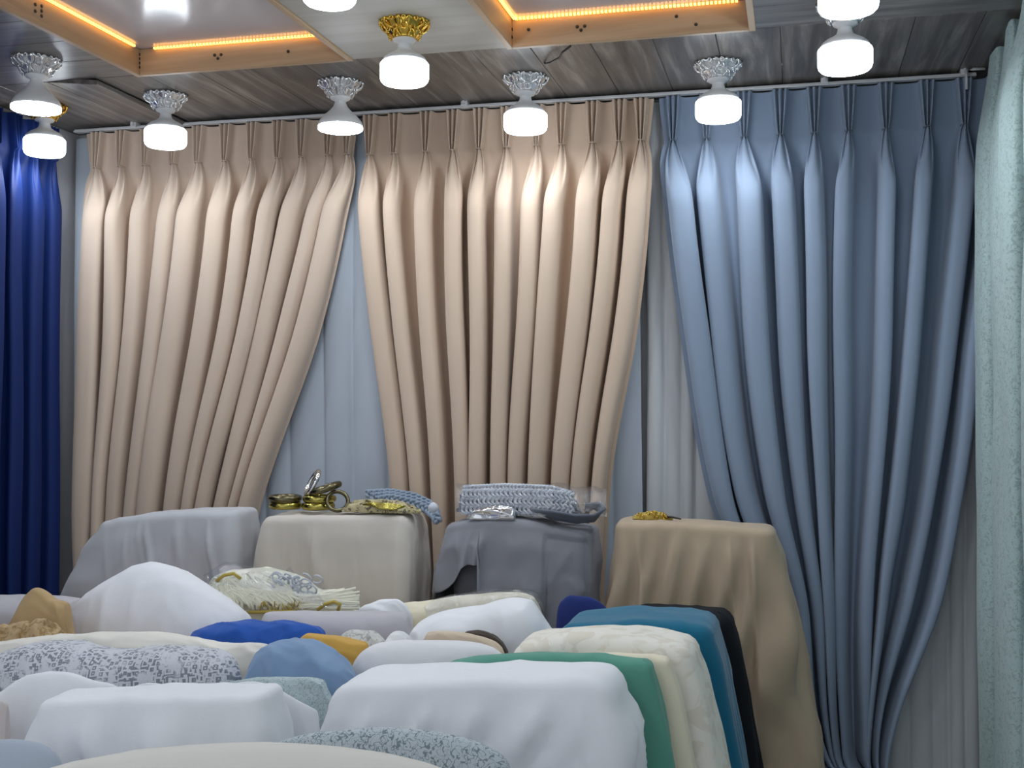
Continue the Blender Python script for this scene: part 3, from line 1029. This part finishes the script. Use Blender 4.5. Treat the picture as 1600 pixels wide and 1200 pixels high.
# ---- back row, z about 1.2 m
YF1, YB1 = 3.70, 3.92
rnd_end = lambda a, b: (lambda f: -a * (max(0, 1 - f / b) ** 2.5 + max(0, 1 - (1 - f) / b) ** 2.5))
drape('draped_fabric', xat(146, YF1), xat(366, YF1), zat(150, 806, YB1), zat(384, 791, YB1), YF1, YB1, M['greydrape'],
      'light grey fabric draped over a stand beside the navy curtain', flare=(0.40, 0.02, 0.06), folds=5, famp=0.005, seed=1, slant=0.5, hem=0.03, fpow=0.74,
      creases=((0.36, 0.55, 0.014, 0.016), (0.80, 0.45, 0.014, 0.016), (0.6, 0.2, 0.006, 0.03)), crown=0.014, rad=0.03)
drape('draped_fabric', xat(398, YF1), xat(643, YF1), zat(396, 797, YB1), zat(664, 797, YB1), YF1, YB1, M['sand'],
      'sand beige fabric draped over a stand with rings and cords on it', flare=(0.008, -0.015, 0.05), folds=4, famp=0.003, seed=2, hem=0.03, step=(0.38, 0.007), rad=0.028,
      zoff=rnd_end(0.05, 0.09), crown=0.0)
drape('draped_fabric', xat(690, YF1), xat(922, YF1), zat(688, 812, YB1), zat(936, 818, YB1), YF1, YB1, M['charcoal'],
      'charcoal grey fabric draped over a stand, its hem lifted at one corner', flare=(0.07, -0.01, 0.05), folds=4, famp=0.006, seed=3, hem=0.60,
      slant=0.5, zoff=lambda f: 0.026 * math.sin(math.pi * min(1, f * 1.35) if f < 0.74 else 0), step=(0.70, -0.010), rad=0.028,
      hemf=lambda f: (0.96 + 0.10 * sstep(0.02, 0.2, f)) if f < 0.27 else (0.62 if f < 0.72 else 0.86),
      creases=((0.10, 0.5, 0.014, 0.03), (0.30, -0.5, 0.018, 0.025), (0.2, -0.3, 0.012, 0.02)))
drape('draped_fabric', xat(958, YF1), xat(1212, YF1), zat(937, 804, YB1), zat(1206, 820, YB1), YF1, YB1, M['tan'],
      'camel tan fabric draped over a stand, long folds falling beside the aisle', flare=(0.01, 0.165, 0.05), folds=6, famp=0.018, seed=4, hem=0.03, slant=0.22, rad=0.028,
      creases=((0.16, 0.15, 0.014, 0.02), (0.42, -0.6, 0.010, 0.016), (0.72, 0.14, 0.014, 0.02), (0.86, 0.10, 0.014, 0.02)), fpow=0.95)
# under-cloth seen below the lifted charcoal hem
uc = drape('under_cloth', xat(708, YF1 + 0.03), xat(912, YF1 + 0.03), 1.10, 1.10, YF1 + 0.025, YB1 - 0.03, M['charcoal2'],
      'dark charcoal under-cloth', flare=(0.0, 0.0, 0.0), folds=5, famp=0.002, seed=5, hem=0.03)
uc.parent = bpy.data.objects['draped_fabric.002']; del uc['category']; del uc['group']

# ---- right-hand row of fabrics, front to back
def rail_cloth(pl_, pr_, yl, yr, Yf, Yb, mat, label, fl, seed, **k):
    k.setdefault('nfb', 0.003); k.setdefault('rgd', 0.006)
    drape('draped_fabric', xat(pl_, Yf), xat(pr_, Yf), zat(pl_, yl, (Yf + Yb) / 2), zat(pr_, yr, (Yf + Yb) / 2), Yf, Yb, mat, label, flare=fl, seed=seed, **k)

rail_cloth(502, 962, 1053, 1046, 2.305, 2.52, M['white'], 'plain white fabric draped at the front of the row, before the emerald one', (0.01, 0.13, 0.03), 11, folds=5, famp=0.012, slant=0.8, rad=0.03, crown=0.006, zoff=rnd_end(0.03, 0.12), nfb=0.012, rgd=0.018, creases=((0.20, -0.5, 0.016, 0.02), (0.42, -1.0, 0.020, 0.025), (0.62, -1.2, 0.016, 0.03), (0.80, -0.9, 0.014, 0.03)))
rail_cloth(690, 1018, 1036, 1033, 2.556, 2.62, M['green'], 'emerald green fabric draped behind the front white one', (0.0, 0.16, 0.0), 12, folds=8, famp=0.002, rad=0.022, zoff=lambda f: 0.014 * math.sin(math.pi * f))
rail_cloth(900, 1046, 1022, 1029, 2.640, 2.69, M['cream'], 'pale cream fabric draped between the emerald and ivory ones', (0.0, 0.17, 0.0), 13, folds=6, famp=0.002, rad=0.018)
rail_cloth(792, 1085, 998, 1003, 2.714, 2.93, M['ivoryp'], 'ivory crushed fabric draped between the cream and teal ones', (0.0, 0.18, 0.0), 14, folds=8, famp=0.003, crown=0.026, rad=0.04)
rail_cloth(866, 1116, 968, 966, 2.97, 3.24, M['teal'], 'teal velvet draped over the row in front of the black fabric', (0.0, 0.15, 0.0), 15, folds=8, famp=0.004, crown=0.016, rad=0.04)
rail_cloth(975, 1145, 950, 955, 3.27, 3.44, M['black'], 'black fabric draped against the camel tan one', (0.0, 0.14, 0.0), 16, folds=6, famp=0.003, rad=0.045)

# ---- heaps on the tables, back to front
lump('fabric_bolt', [(-70, 935), (0, 931), (70, 932), (120, 936), (130, 960)], 3.38, 0.22, M['lav'], 'lavender-grey bolt end by the navy curtain', seed=1, wr=0.004, ridges=0.004)
lump('folded_fabric', [(14, 985), (24, 962), (46, 926), (58, 918), (72, 927), (84, 937), (104, 943), (111, 985)], 2.95, 0.08, M['khaki'], 'khaki tan fabric folded upright with a pointed corner', seed=2, wr=0.008)
lump('crumpled_fabric', [(-40, 990), (0, 981), (25, 977), (45, 974), (62, 968), (82, 972), (94, 980), (99, 1000)], 2.845, 0.08, M['khakip'], 'crumpled khaki sequinned fabric below the upright khaki fold', seed=3, wr=0.03, wf=16)
lump('heaped_fabric', [(112, 985), (115, 962), (130, 936), (150, 920), (185, 898), (215, 883), (240, 879), (265, 885), (295, 902), (330, 922), (362, 943), (384, 965), (392, 1000)], 3.16, 0.26, M['white2'], 'white fabric heaped to a rounded peak before the light grey drape', seed=4, wr=0.012, wf=3, pw=2.0)
lump('fabric_bolt', [(412, 965), (417, 957), (520, 956), (622, 957), (636, 964), (641, 985)], 3.20, 0.17, M['lav'], 'lavender-grey bolt lying under the cream tassels', seed=5, wr=0.004, ridges=0.004)
lump('wrapped_fabric', [(570, 962), (600, 950), (650, 941), (700, 934), (760, 928), (800, 926), (830, 932), (842, 948), (847, 965)], 3.53, 0.11, M['cream'], 'cream fabric wrapped in clear plastic before the charcoal drape', seed=6, wr=0.01)
lump('folded_fabric', [(552, 957), (575, 944), (598, 936), (618, 936), (632, 945), (640, 957)], 3.40, 0.06, M['white'], 'small white fold between the tassels and the plastic-wrapped cream', seed=7)
lump('folded_fabric', [(870, 972), (873, 948), (881, 936), (895, 929), (918, 930), (938, 940), (958, 960), (970, 975)], 3.53, 0.10, M['navy2'], 'navy fabric fold peeping out behind the teal velvet', seed=8, zb=0.02)
lump('folded_fabric', [(640, 1000), (650, 978), (672, 962), (700, 953), (745, 950), (775, 941), (800, 937), (822, 941), (838, 955), (852, 972), (866, 990)], 3.15, 0.22, M['white'], 'white fabric heap beside the end of the teal velvet', seed=9, wr=0.014)
lump('folded_fabric', [(296, 1004), (302, 990), (322, 979), (350, 972), (400, 970), (450, 973), (485, 978), (502, 987), (508, 1005)], 2.95, 0.14, M['blue'], 'royal blue fabric folded flat beside the mustard one', seed=10, wr=0.010, ridges=0.014)
lump('wrapped_fabric', [(524, 1003), (538, 990), (555, 985), (580, 987), (598, 1000)], 2.98, 0.12, M['silverp'], 'silvery cream wrapped fabric behind the mustard one', seed=11, wr=0.012, wf=10)
lump('folded_fabric', [(602, 1003), (610, 991), (622, 987), (636, 995), (643, 1005)], 2.95, 0.10, M['offw'], 'small off-white fold next to the silvery wrapped fabric', seed=12)
lump('folded_fabric', [(466, 1012), (472, 996), (484, 990), (510, 994), (545, 1000), (570, 1003), (577, 1015), (577, 1045)], 2.83, 0.10, M['mustard'], 'mustard yellow fabric folded next to the steel blue one', seed=13, wr=0.010)
lump('folded_fabric', [(716, 996), (732, 987), (752, 987), (770, 993), (784, 1003), (790, 1012)], 2.96, 0.06, M['brown'], 'dark brown fabric edge behind the peach one', seed=14, wr=0.002)
lump('folded_fabric', [(662, 1000), (670, 989), (695, 987), (725, 989), (752, 995), (772, 1003), (784, 1013)], 2.89, 0.06, M['peach'], 'peach cream fabric edge behind the off-white bolt', seed=15, wr=0.002)
lump('fabric_bolt', [(550, 1050), (556, 1032), (572, 1014), (595, 1004), (640, 1001), (690, 1001), (735, 1005), (768, 1013), (792, 1030)], 2.69, 0.13, M['offw'], 'off-white bolt of fabric between the mustard fold and emerald drape', seed=16, wr=0.006, ridges=0.004)
lump('folded_fabric', [(-100, 1015), (-20, 1007), (50, 997), (130, 990), (220, 989), (290, 996), (340, 1004), (395, 1004), (425, 1010), (436, 1035)], 2.735, 0.10, M['ivory'], 'ivory fabric lying flat before the white peak', seed=17, wr=0.006)
lump('folded_fabric', [(388, 1062), (392, 1042), (405, 1020), (425, 1007), (450, 1002), (478, 1005), (512, 1017), (538, 1036), (554, 1056)], 2.57, 0.16, M['steel'], 'steel blue fabric folded to a soft mound', seed=18, wr=0.012, ridges=0.02)
lump('printed_fabric', [(-70, 1065), (-25, 1038), (15, 1016), (55, 1004), (85, 1001), (120, 1006), (170, 1014), (220, 1013), (270, 1011), (325, 1014), (358, 1027), (370, 1048), (376, 1072)], 2.55, 0.20, M['print_'], 'white fabric with grey block print rolled on the table', seed=19, wr=0.012)
lump('printed_fabric', [(322, 1078), (350, 1068), (400, 1062), (440, 1060), (480, 1060), (505, 1064), (514, 1082)], 2.44, 0.06, M['tealp'], 'pale teal speckled fabric lying below the steel blue mound', seed=20, wr=0.006, zb=ZT + 0.001)
lump('folded_fabric', [(-70, 1105), (-10, 1088), (25, 1066), (55, 1052), (80, 1049), (110, 1053), (145, 1063), (180, 1073), (190, 1088)], 2.33, 0.10, M['white'], 'white fabric bump before the block-print roll', seed=21, wr=0.008, zb=0.02)
lump('folded_fabric', [(200, 1085), (212, 1072), (240, 1068), (285, 1075), (335, 1075), (365, 1068), (395, 1065), (425, 1072), (445, 1083), (468, 1097), (486, 1106), (496, 1113), (500, 1150)], 2.187, 0.045, M['white'], 'white fabric flowing between the front white blocks', seed=22, wr=0.006, zb=0.02, ridges=0.004)
lump('folded_fabric', [(-80, 1112), (-30, 1098), (2, 1097), (12, 1104), (13, 1140)], 2.21, 0.06, M['pinkish'], 'blush beige fabric edge beside the white block', seed=23, zb=0.02, wr=0.003)
drape('draped_fabric', xat(48, 2.02), xat(408, 2.02), zat(60, 1092, 2.06), zat(405, 1082, 2.06), 2.02, 2.15, M['white'],
      'white fabric draped over a square block before the flowing white folds', flare=(0.12, 0.06, 0.02), folds=4, famp=0.008, seed=24, rad=0.02, rgd=0.016, hem=0.03,
      creases=((0.24, 0.9, 0.022, 0.04), (0.55, 0.2, 0.010, 0.05)))
lump('printed_fabric', [(415, 1172), (440, 1158), (480, 1148), (540, 1141), (610, 1138), (670, 1142), (720, 1151), (765, 1168), (792, 1190), (806, 1230)], 1.90, 0.15, M['mazep'], 'grey-blue vermicelli print fabric in a rounded mound at the front', seed=25, zb=0.02, wr=0.004, ridges=0.004)
lump('folded_fabric', [(-80, 1172), (-20, 1158), (20, 1156), (55, 1161), (80, 1174), (96, 1198), (104, 1240)], 1.83, 0.12, M['bluegrey'], 'blue-grey fabric end in front of the white block', seed=26, zb=0.02, wr=0.004, ridges=0.004)
lump('fabric_bolt', [(-20, 1235), (80, 1200), (150, 1184), (240, 1170), (330, 1164), (420, 1163), (500, 1167), (570, 1174), (640, 1187), (690, 1202), (740, 1235)], 1.62, 0.22, M['stone'], 'warm white bolt of fabric at the very front of the display', seed=27, zb=0.02, wr=0.003, ridges=0.004)

# plastic over the wrapped cream
lump('wrapped_film', [(640, 955), (690, 934), (740, 925), (790, 921), (830, 924), (846, 940), (853, 968)], 3.53, 0.13, M['film'], '', seed=60, wr=0.012, wf=12, parent=bpy.data.objects['wrapped_fabric'])


# ================================================================ rings, cords and tassels
def torus_mesh(name, R, rh, rv, mat):
    mb = MB(); P = []
    for a in np.linspace(0, 2 * math.pi, 41)[:-1]:
        P.append([((R + rh * math.cos(q)) * math.cos(a), (R + rh * math.cos(q)) * math.sin(a), rv * math.sin(q)) for q in np.linspace(0, 2 * math.pi, 13)[:-1]])
    P.append(P[0]); mb.grid(P, wrap=True)
    o = mb.build(name, mat); me = o.data; bpy.data.objects.remove(o); return me


def ring(me, px, dy, z, rot, label):
    o = bpy.data.objects.new('curtain_ring', me); COL.objects.link(o)
    o.location = (xat(px, YRG + dy), YRG + dy, z); o.rotation_euler = rot
    tag(o, label, 'ring', 'metal rings on the sand beige drape')
    return o


YRG = 3.80
ZS = max(v.co.z for v in bpy.data.objects['draped_fabric.001'].data.vertices) + 0.001
t_br = torus_mesh('curtain_ring', 0.050, 0.009, 0.0125, M['brass'])
t_bz = torus_mesh('curtain_ring', 0.051, 0.010, 0.0115, M['bronze'])
t_ch = torus_mesh('curtain_ring', 0.046, 0.008, 0.008, M['chrome'])
ring(t_br, 446, 0, ZS + 0.0125, (0, 0, 0), 'olive brass ring lying flat under a dark bronze ring')
ring(t_bz, 445, 0, ZS + 0.037, (0, 0, 0), 'dark bronze ring stacked on an olive brass ring')
ring(t_br, 497, 0, ZS + 0.0125, (0, 0, 0), 'olive brass ring at the bottom of the leaning ring pile')
ring(t_br, 499, 0.004, ZS + 0.038, (0, 0, 0), 'olive brass ring in the middle of the leaning ring pile')
ring(t_ch, 488, 0.0, ZS + 0.094, (0.5, -1.0, 0), 'chrome ring standing on edge on the ring pile')
ring(t_bz, 508, 0.0, ZS + 0.074, (0.1, -0.3, 0), 'dark bronze ring tilted on top of the ring pile')
ring(t_bz, 527, -0.03, ZS + 0.034, (1.0, 0.3, 0.3), 'dark bronze ring leaning against the ring pile').scale = (0.72, 0.72, 0.72)


def braid(mb, path, n, R, r, pitch, flat=0.5, steps=None):
    """n-strand plait along path (list of Vector)"""
    path = [Vector(p) for p in path]
    seg = [0.0]
    for a, b in zip(path[:-1], path[1:]):
        seg.append(seg[-1] + (b - a).length)
    T = seg[-1]; m = steps or max(12, int(T / pitch * 9))
    S_ = np.linspace(0, T, m)
    C_ = [Vector([float(np.interp(s_, seg, [p[k] for p in path])) for k in range(3)]) for s_ in S_]
    for q in range(n):
        pts = []
        for i, s_ in enumerate(S_):
            t = (C_[min(i + 1, m - 1)] - C_[max(i - 1, 0)]).normalized()
            side = t.cross(Vector((0, -1, 0.3))).normalized(); up = side.cross(t)
            a = 2 * math.pi * (s_ / pitch + q / n)
            pts.append(C_[i] + side * (R * math.sin(a)) + up * (R * flat * math.sin(2 * a)))
        mb.tube(pts, r, 6)


# flat gold packet next to the rings
e = lump('cord_packet', [(540, 796), (550, 786), (585, 780), (615, 781), (640, 787), (652, 797)], 3.76, 0.08, M['goldmesh'], 'flat packet of gold cord in plastic on the sand beige drape', zb=ZS, seed=40, wr=0.012, wf=14, group='cord packets on the drapes', cat='cord')
mb = MB()
for i in range(5):
    y0 = 3.755 - i * 0.003
    mb.tube([PY(548 + 6 * i, 794 - 3 * i, y0), PY(580 + 3 * i, 786 + 2 * i, y0 - 0.035), PY(615, 788 + 2 * i, y0 - 0.035), PY(645 - 4 * i, 794, y0 - 0.004)], 0.004, 6)
mb.build('cord', M['brass'], e)
# blue-grey plaited tieback hanging over the corner
mb = MB()
for k in range(3):
    y0 = 3.885 - 0.03 * k
    braid(mb, [PY(572 + 8 * k, 772 + 5 * k, y0), PY(610, 770 + 4 * k, y0 - 0.005), PY(645, 776 + 5 * k, y0 - 0.01), PY(668, 786 + 5 * k, y0 - 0.02), PY(680, 800 + 3 * k, y0 - 0.06), PY(684, 816, y0 - 0.07)], 3, 0.012, 0.0062, 0.06)
o = mb.build('rope_tieback', M['ropeblue']); tag(o, 'blue-grey plaited rope tieback drooping over the sand drape corner', 'rope', 'cord packets on the drapes')
mb = MB(); mb.lathe([(0.001, 0.0175), (0.010, 0.014), (0.017, 0.004), (0.017, -0.004), (0.010, -0.014), (0.001, -0.0175)], 16)
mb.build('bead', M['ropegrey'], o, loc=PY(677, 793, 3.70))['label'] = 'pale wrapped knot'

# grey plaited pack on the charcoal drape
ZK = max(v.co.z for v in bpy.data.objects['draped_fabric.002'].data.vertices) + 0.001
e = lump('rope_pack', [(718, 800), (720, 772), (735, 764), (790, 762), (850, 765), (885, 771), (900, 782), (905, 800)], 3.82, 0.10, M['ropedark'], 'pack of silver-grey plaited rope in clear plastic on the charcoal drape', zb=ZK + 0.004, seed=41, wr=0.004, group='cord packets on the drapes', cat='rope')  # core coloured very dark to paint shade into the gaps between plaits
mb = MB()
for r_ in range(3):
    yy = 772 + 12.5 * r_
    y0 = 3.765 - 0.004 * r_
    braid(mb, [PY(722, yy, y0 + 0.006), PY(760, yy - 1, y0 - 0.003), PY(820, yy - 1, y0 - 0.003), PY(868, yy + 1, y0), PY(896, yy + 5, y0 + 0.01)], 4, 0.0135, 0.0043, 0.062, 0.8)
for k in range(2):
    braid(mb, [PY(724, 764 + 2 * k, 3.80 + 0.03 * k), PY(790, 761 + k, 3.80 + 0.03 * k), PY(860, 764 + k, 3.80 + 0.03 * k), PY(892, 773, 3.80 + 0.03 * k)], 4, 0.010, 0.0048, 0.05, 0.6)
mb.build('plait', M['ropegrey'], e)
mb = MB()
P = []
rn2 = random.Random(3)
for i in range(26):
    t = i / 25
    x = 712 + (948 - 712) * t
    top = 758 + 16 * max(0, t - 0.72) * 3 - 10 * max(0, t - 0.85) * 6 + rn2.uniform(-3, 3)
    P.append([PY(x, 806 + rn2.uniform(-2, 4), 3.735), PY(x, 785, 3.735 + rn2.uniform(-0.006, 0.006)), PY(x, top + 6, 3.745 + rn2.uniform(-0.005, 0.005)), PY(x, top, 3.77), PY(x, top - 2, 3.84), PY(x, top + 10, 3.88)])
mb.grid(P); mb.build('plastic_wrap', M['film'], e, smooth=False)
mb = MB()
for k in range(6):
    y0 = 3.70 + 0.012 * k
    mb.tube([PY(830 + 5 * k, 796 + 2.2 * k, y0 + 0.03), PY(865, 800 + 2.0 * k, y0), PY(900, 806 + 2.0 * k, y0 - 0.01), PY(928, 806 + 1.5 * k, y0), PY(944 - k, 796 + k, y0 + 0.03), PY(938 - 2 * k, 786 + 1.4 * k, y0 + 0.06), PY(915, 789 + 2 * k, y0 + 0.08)], 0.0058, 8)
o = mb.build('rope_coil', M['ropedark'], e); o['label'] = 'slate grey rope coil trailing from the pack'
e = lump('paper_tag', [(735, 806), (742, 798), (790, 791), (800, 793)], 3.715, 0.02, M['chrome'], 'shiny silver wrapper lying before the plaited pack', zb=ZK - 0.01, seed=44, wr=0.004, wf=20, group='cord packets on the drapes', cat='wrapper')

# gold trimming on the tan drape
ZTn = max(v.co.z for v in bpy.data.objects['draped_fabric.003'].data.vertices) - 0.006
e = lump('gold_trim_packet', [(994, 812), (1000, 803), (1015, 800), (1030, 801), (1042, 806), (1046, 813)], 3.80, 0.05, M['ropegold'], 'small packet of gold trimming on the camel tan drape', zb=ZTn, seed=42, wr=0.012, wf=25, group='cord packets on the drapes', cat='trimming')
mb = MB()
rn2 = random.Random(5)
for i in range(16):
    x = rn2.uniform(997, 1040); y = rn2.uniform(801, 810)
    c = Vector(PY(x, y, 3.772 + rn2.uniform(-0.004, 0.01)))
    mb.tube([c + Vector((0.006 * math.cos(a), 0.002, 0.006 * math.sin(a))) for a in np.linspace(0, 2 * math.pi, 9)[:-1]], 0.0018, 5, closed=True)
mb.build('gold_loop', M['gold'], e)['kind'] = 'stuff'
mb = MB(); mb.tube([PY(1030, 807, 3.79), PY(1050, 808, 3.78), PY(1064, 811, 3.77)], 0.005, 8, rf=lambda t: 1 - 0.5 * t)
tag(mb.build('cord_end', M['dark']), 'dark cord end beside the gold trimming', 'cord', 'cord packets on the drapes')

# ---- cream tassels in plastic on the lavender bolt
YTS = 3.45
e = lump('tassel_bag', [(322, 925), (335, 903), (362, 892), (400, 888), (440, 893), (475, 905), (500, 925), (530, 922), (552, 930), (560, 955)], YTS, 0.14, M['tassel'], 'heap of cream tassels in clear plastic before the sand drape', seed=50, wr=0.014, wf=10, group='cord packets on the drapes', cat='tassels')
rn2 = random.Random(11)
mb = MB()
for i in range(280):   # loose yarn strands swept down from the two humps
    a = rn2.random()
    if a < 0.72:
        x0 = rn2.uniform(335, 425); y0 = 893 + abs(x0 - 395) * 0.16 + rn2.uniform(0, 22)
        x1 = x0 + rn2.uniform(-25, 60); y1 = rn2.uniform(925, 956)
    else:
        x0 = rn2.uniform(465, 500); y0 = rn2.uniform(928, 950); x1 = rn2.uniform(535, 560); y1 = y0 + rn2.uniform(-14, 6)
    f0 = YTS - 0.045 - 0.055 * min(1, (y0 - 888) / 45)
    f1 = YTS - 0.075 - 0.03 * min(1, (y1 - 888) / 60)
    pts = []
    for t in np.linspace(0, 1, 7):
        px = x0 + (x1 - x0) * t + 5 * math.sin(t * 4 + i); py = y0 + (y1 - y0) * (t ** 1.4)
        pts.append(PY(px, py, f0 + (f1 - f0) * t - 0.008 * math.sin(math.pi * t)))
    mb.tube(pts, 0.0040, 5)
mb.build('yarn_strand', M['tassel'], e)['kind'] = 'stuff'
mb = MB()
for i in range(26):   # silvery curls
    c = Vector(PY(rn2.uniform(425, 498), rn2.uniform(900, 938), YTS - 0.085 + rn2.uniform(-0.01, 0.02)))
    R_ = rn2.uniform(0.010, 0.024); a0 = rn2.uniform(0, 6)
    mb.tube([c + Vector((R_ * math.cos(a), 0.006 * math.sin(a * 1.5), 0.8 * R_ * math.sin(a))) for a in np.linspace(a0, a0 + 5.2, 14)], 0.003, 6)
mb.build('silver_curl', M['ropegrey'], e)['kind'] = 'stuff'
for pts in ([(338, 908), (350, 899), (365, 896), (376, 904)], [(496, 953), (508, 944), (522, 940), (531, 944), (528, 954)], [(385, 957), (420, 956), (460, 955)]):
    mb = MB(); mb.tube([PY(x, y, YTS - 0.115) for x, y in pts], 0.0055, 8); mb.build('gold_cord', M['ropegold'], e)
mb = MB()
for i in range(22):
    x = rn2.uniform(405, 465); y = rn2.uniform(943, 955)
    mb.tube([PY(x, y + 4, YTS - 0.112), PY(x + rn2.uniform(-4, 4), y - 4, YTS - 0.118)], 0.002, 5)
mb.build('gold_fringe', M['ropegold'], e)['kind'] = 'stuff'
mb = MB(); P = []
for i in range(30):
    t = i / 29; x = 318 + 245 * t
    top = 886 - 4 * math.sin(t * 9) + (0 if t < 0.55 else 46 * min(1, (t - 0.55) * 3.2)) + rn2.uniform(-4, 4) + 14 * max(0, 0.12 - t) * 8
    P.append([PY(x, min(948, top + 34), YTS - 0.125 + rn2.uniform(-0.006, 0.006)), PY(x, top + 14, YTS - 0.10 + rn2.uniform(-0.008, 0.008)), PY(x, top + 3, YTS - 0.06), PY(x, top - 1 + rn2.uniform(-2, 2), YTS), PY(x, top + 4, YTS + 0.05)])
mb.grid(P); mb.build('plastic_wrap', M['film'], e, smooth=False)
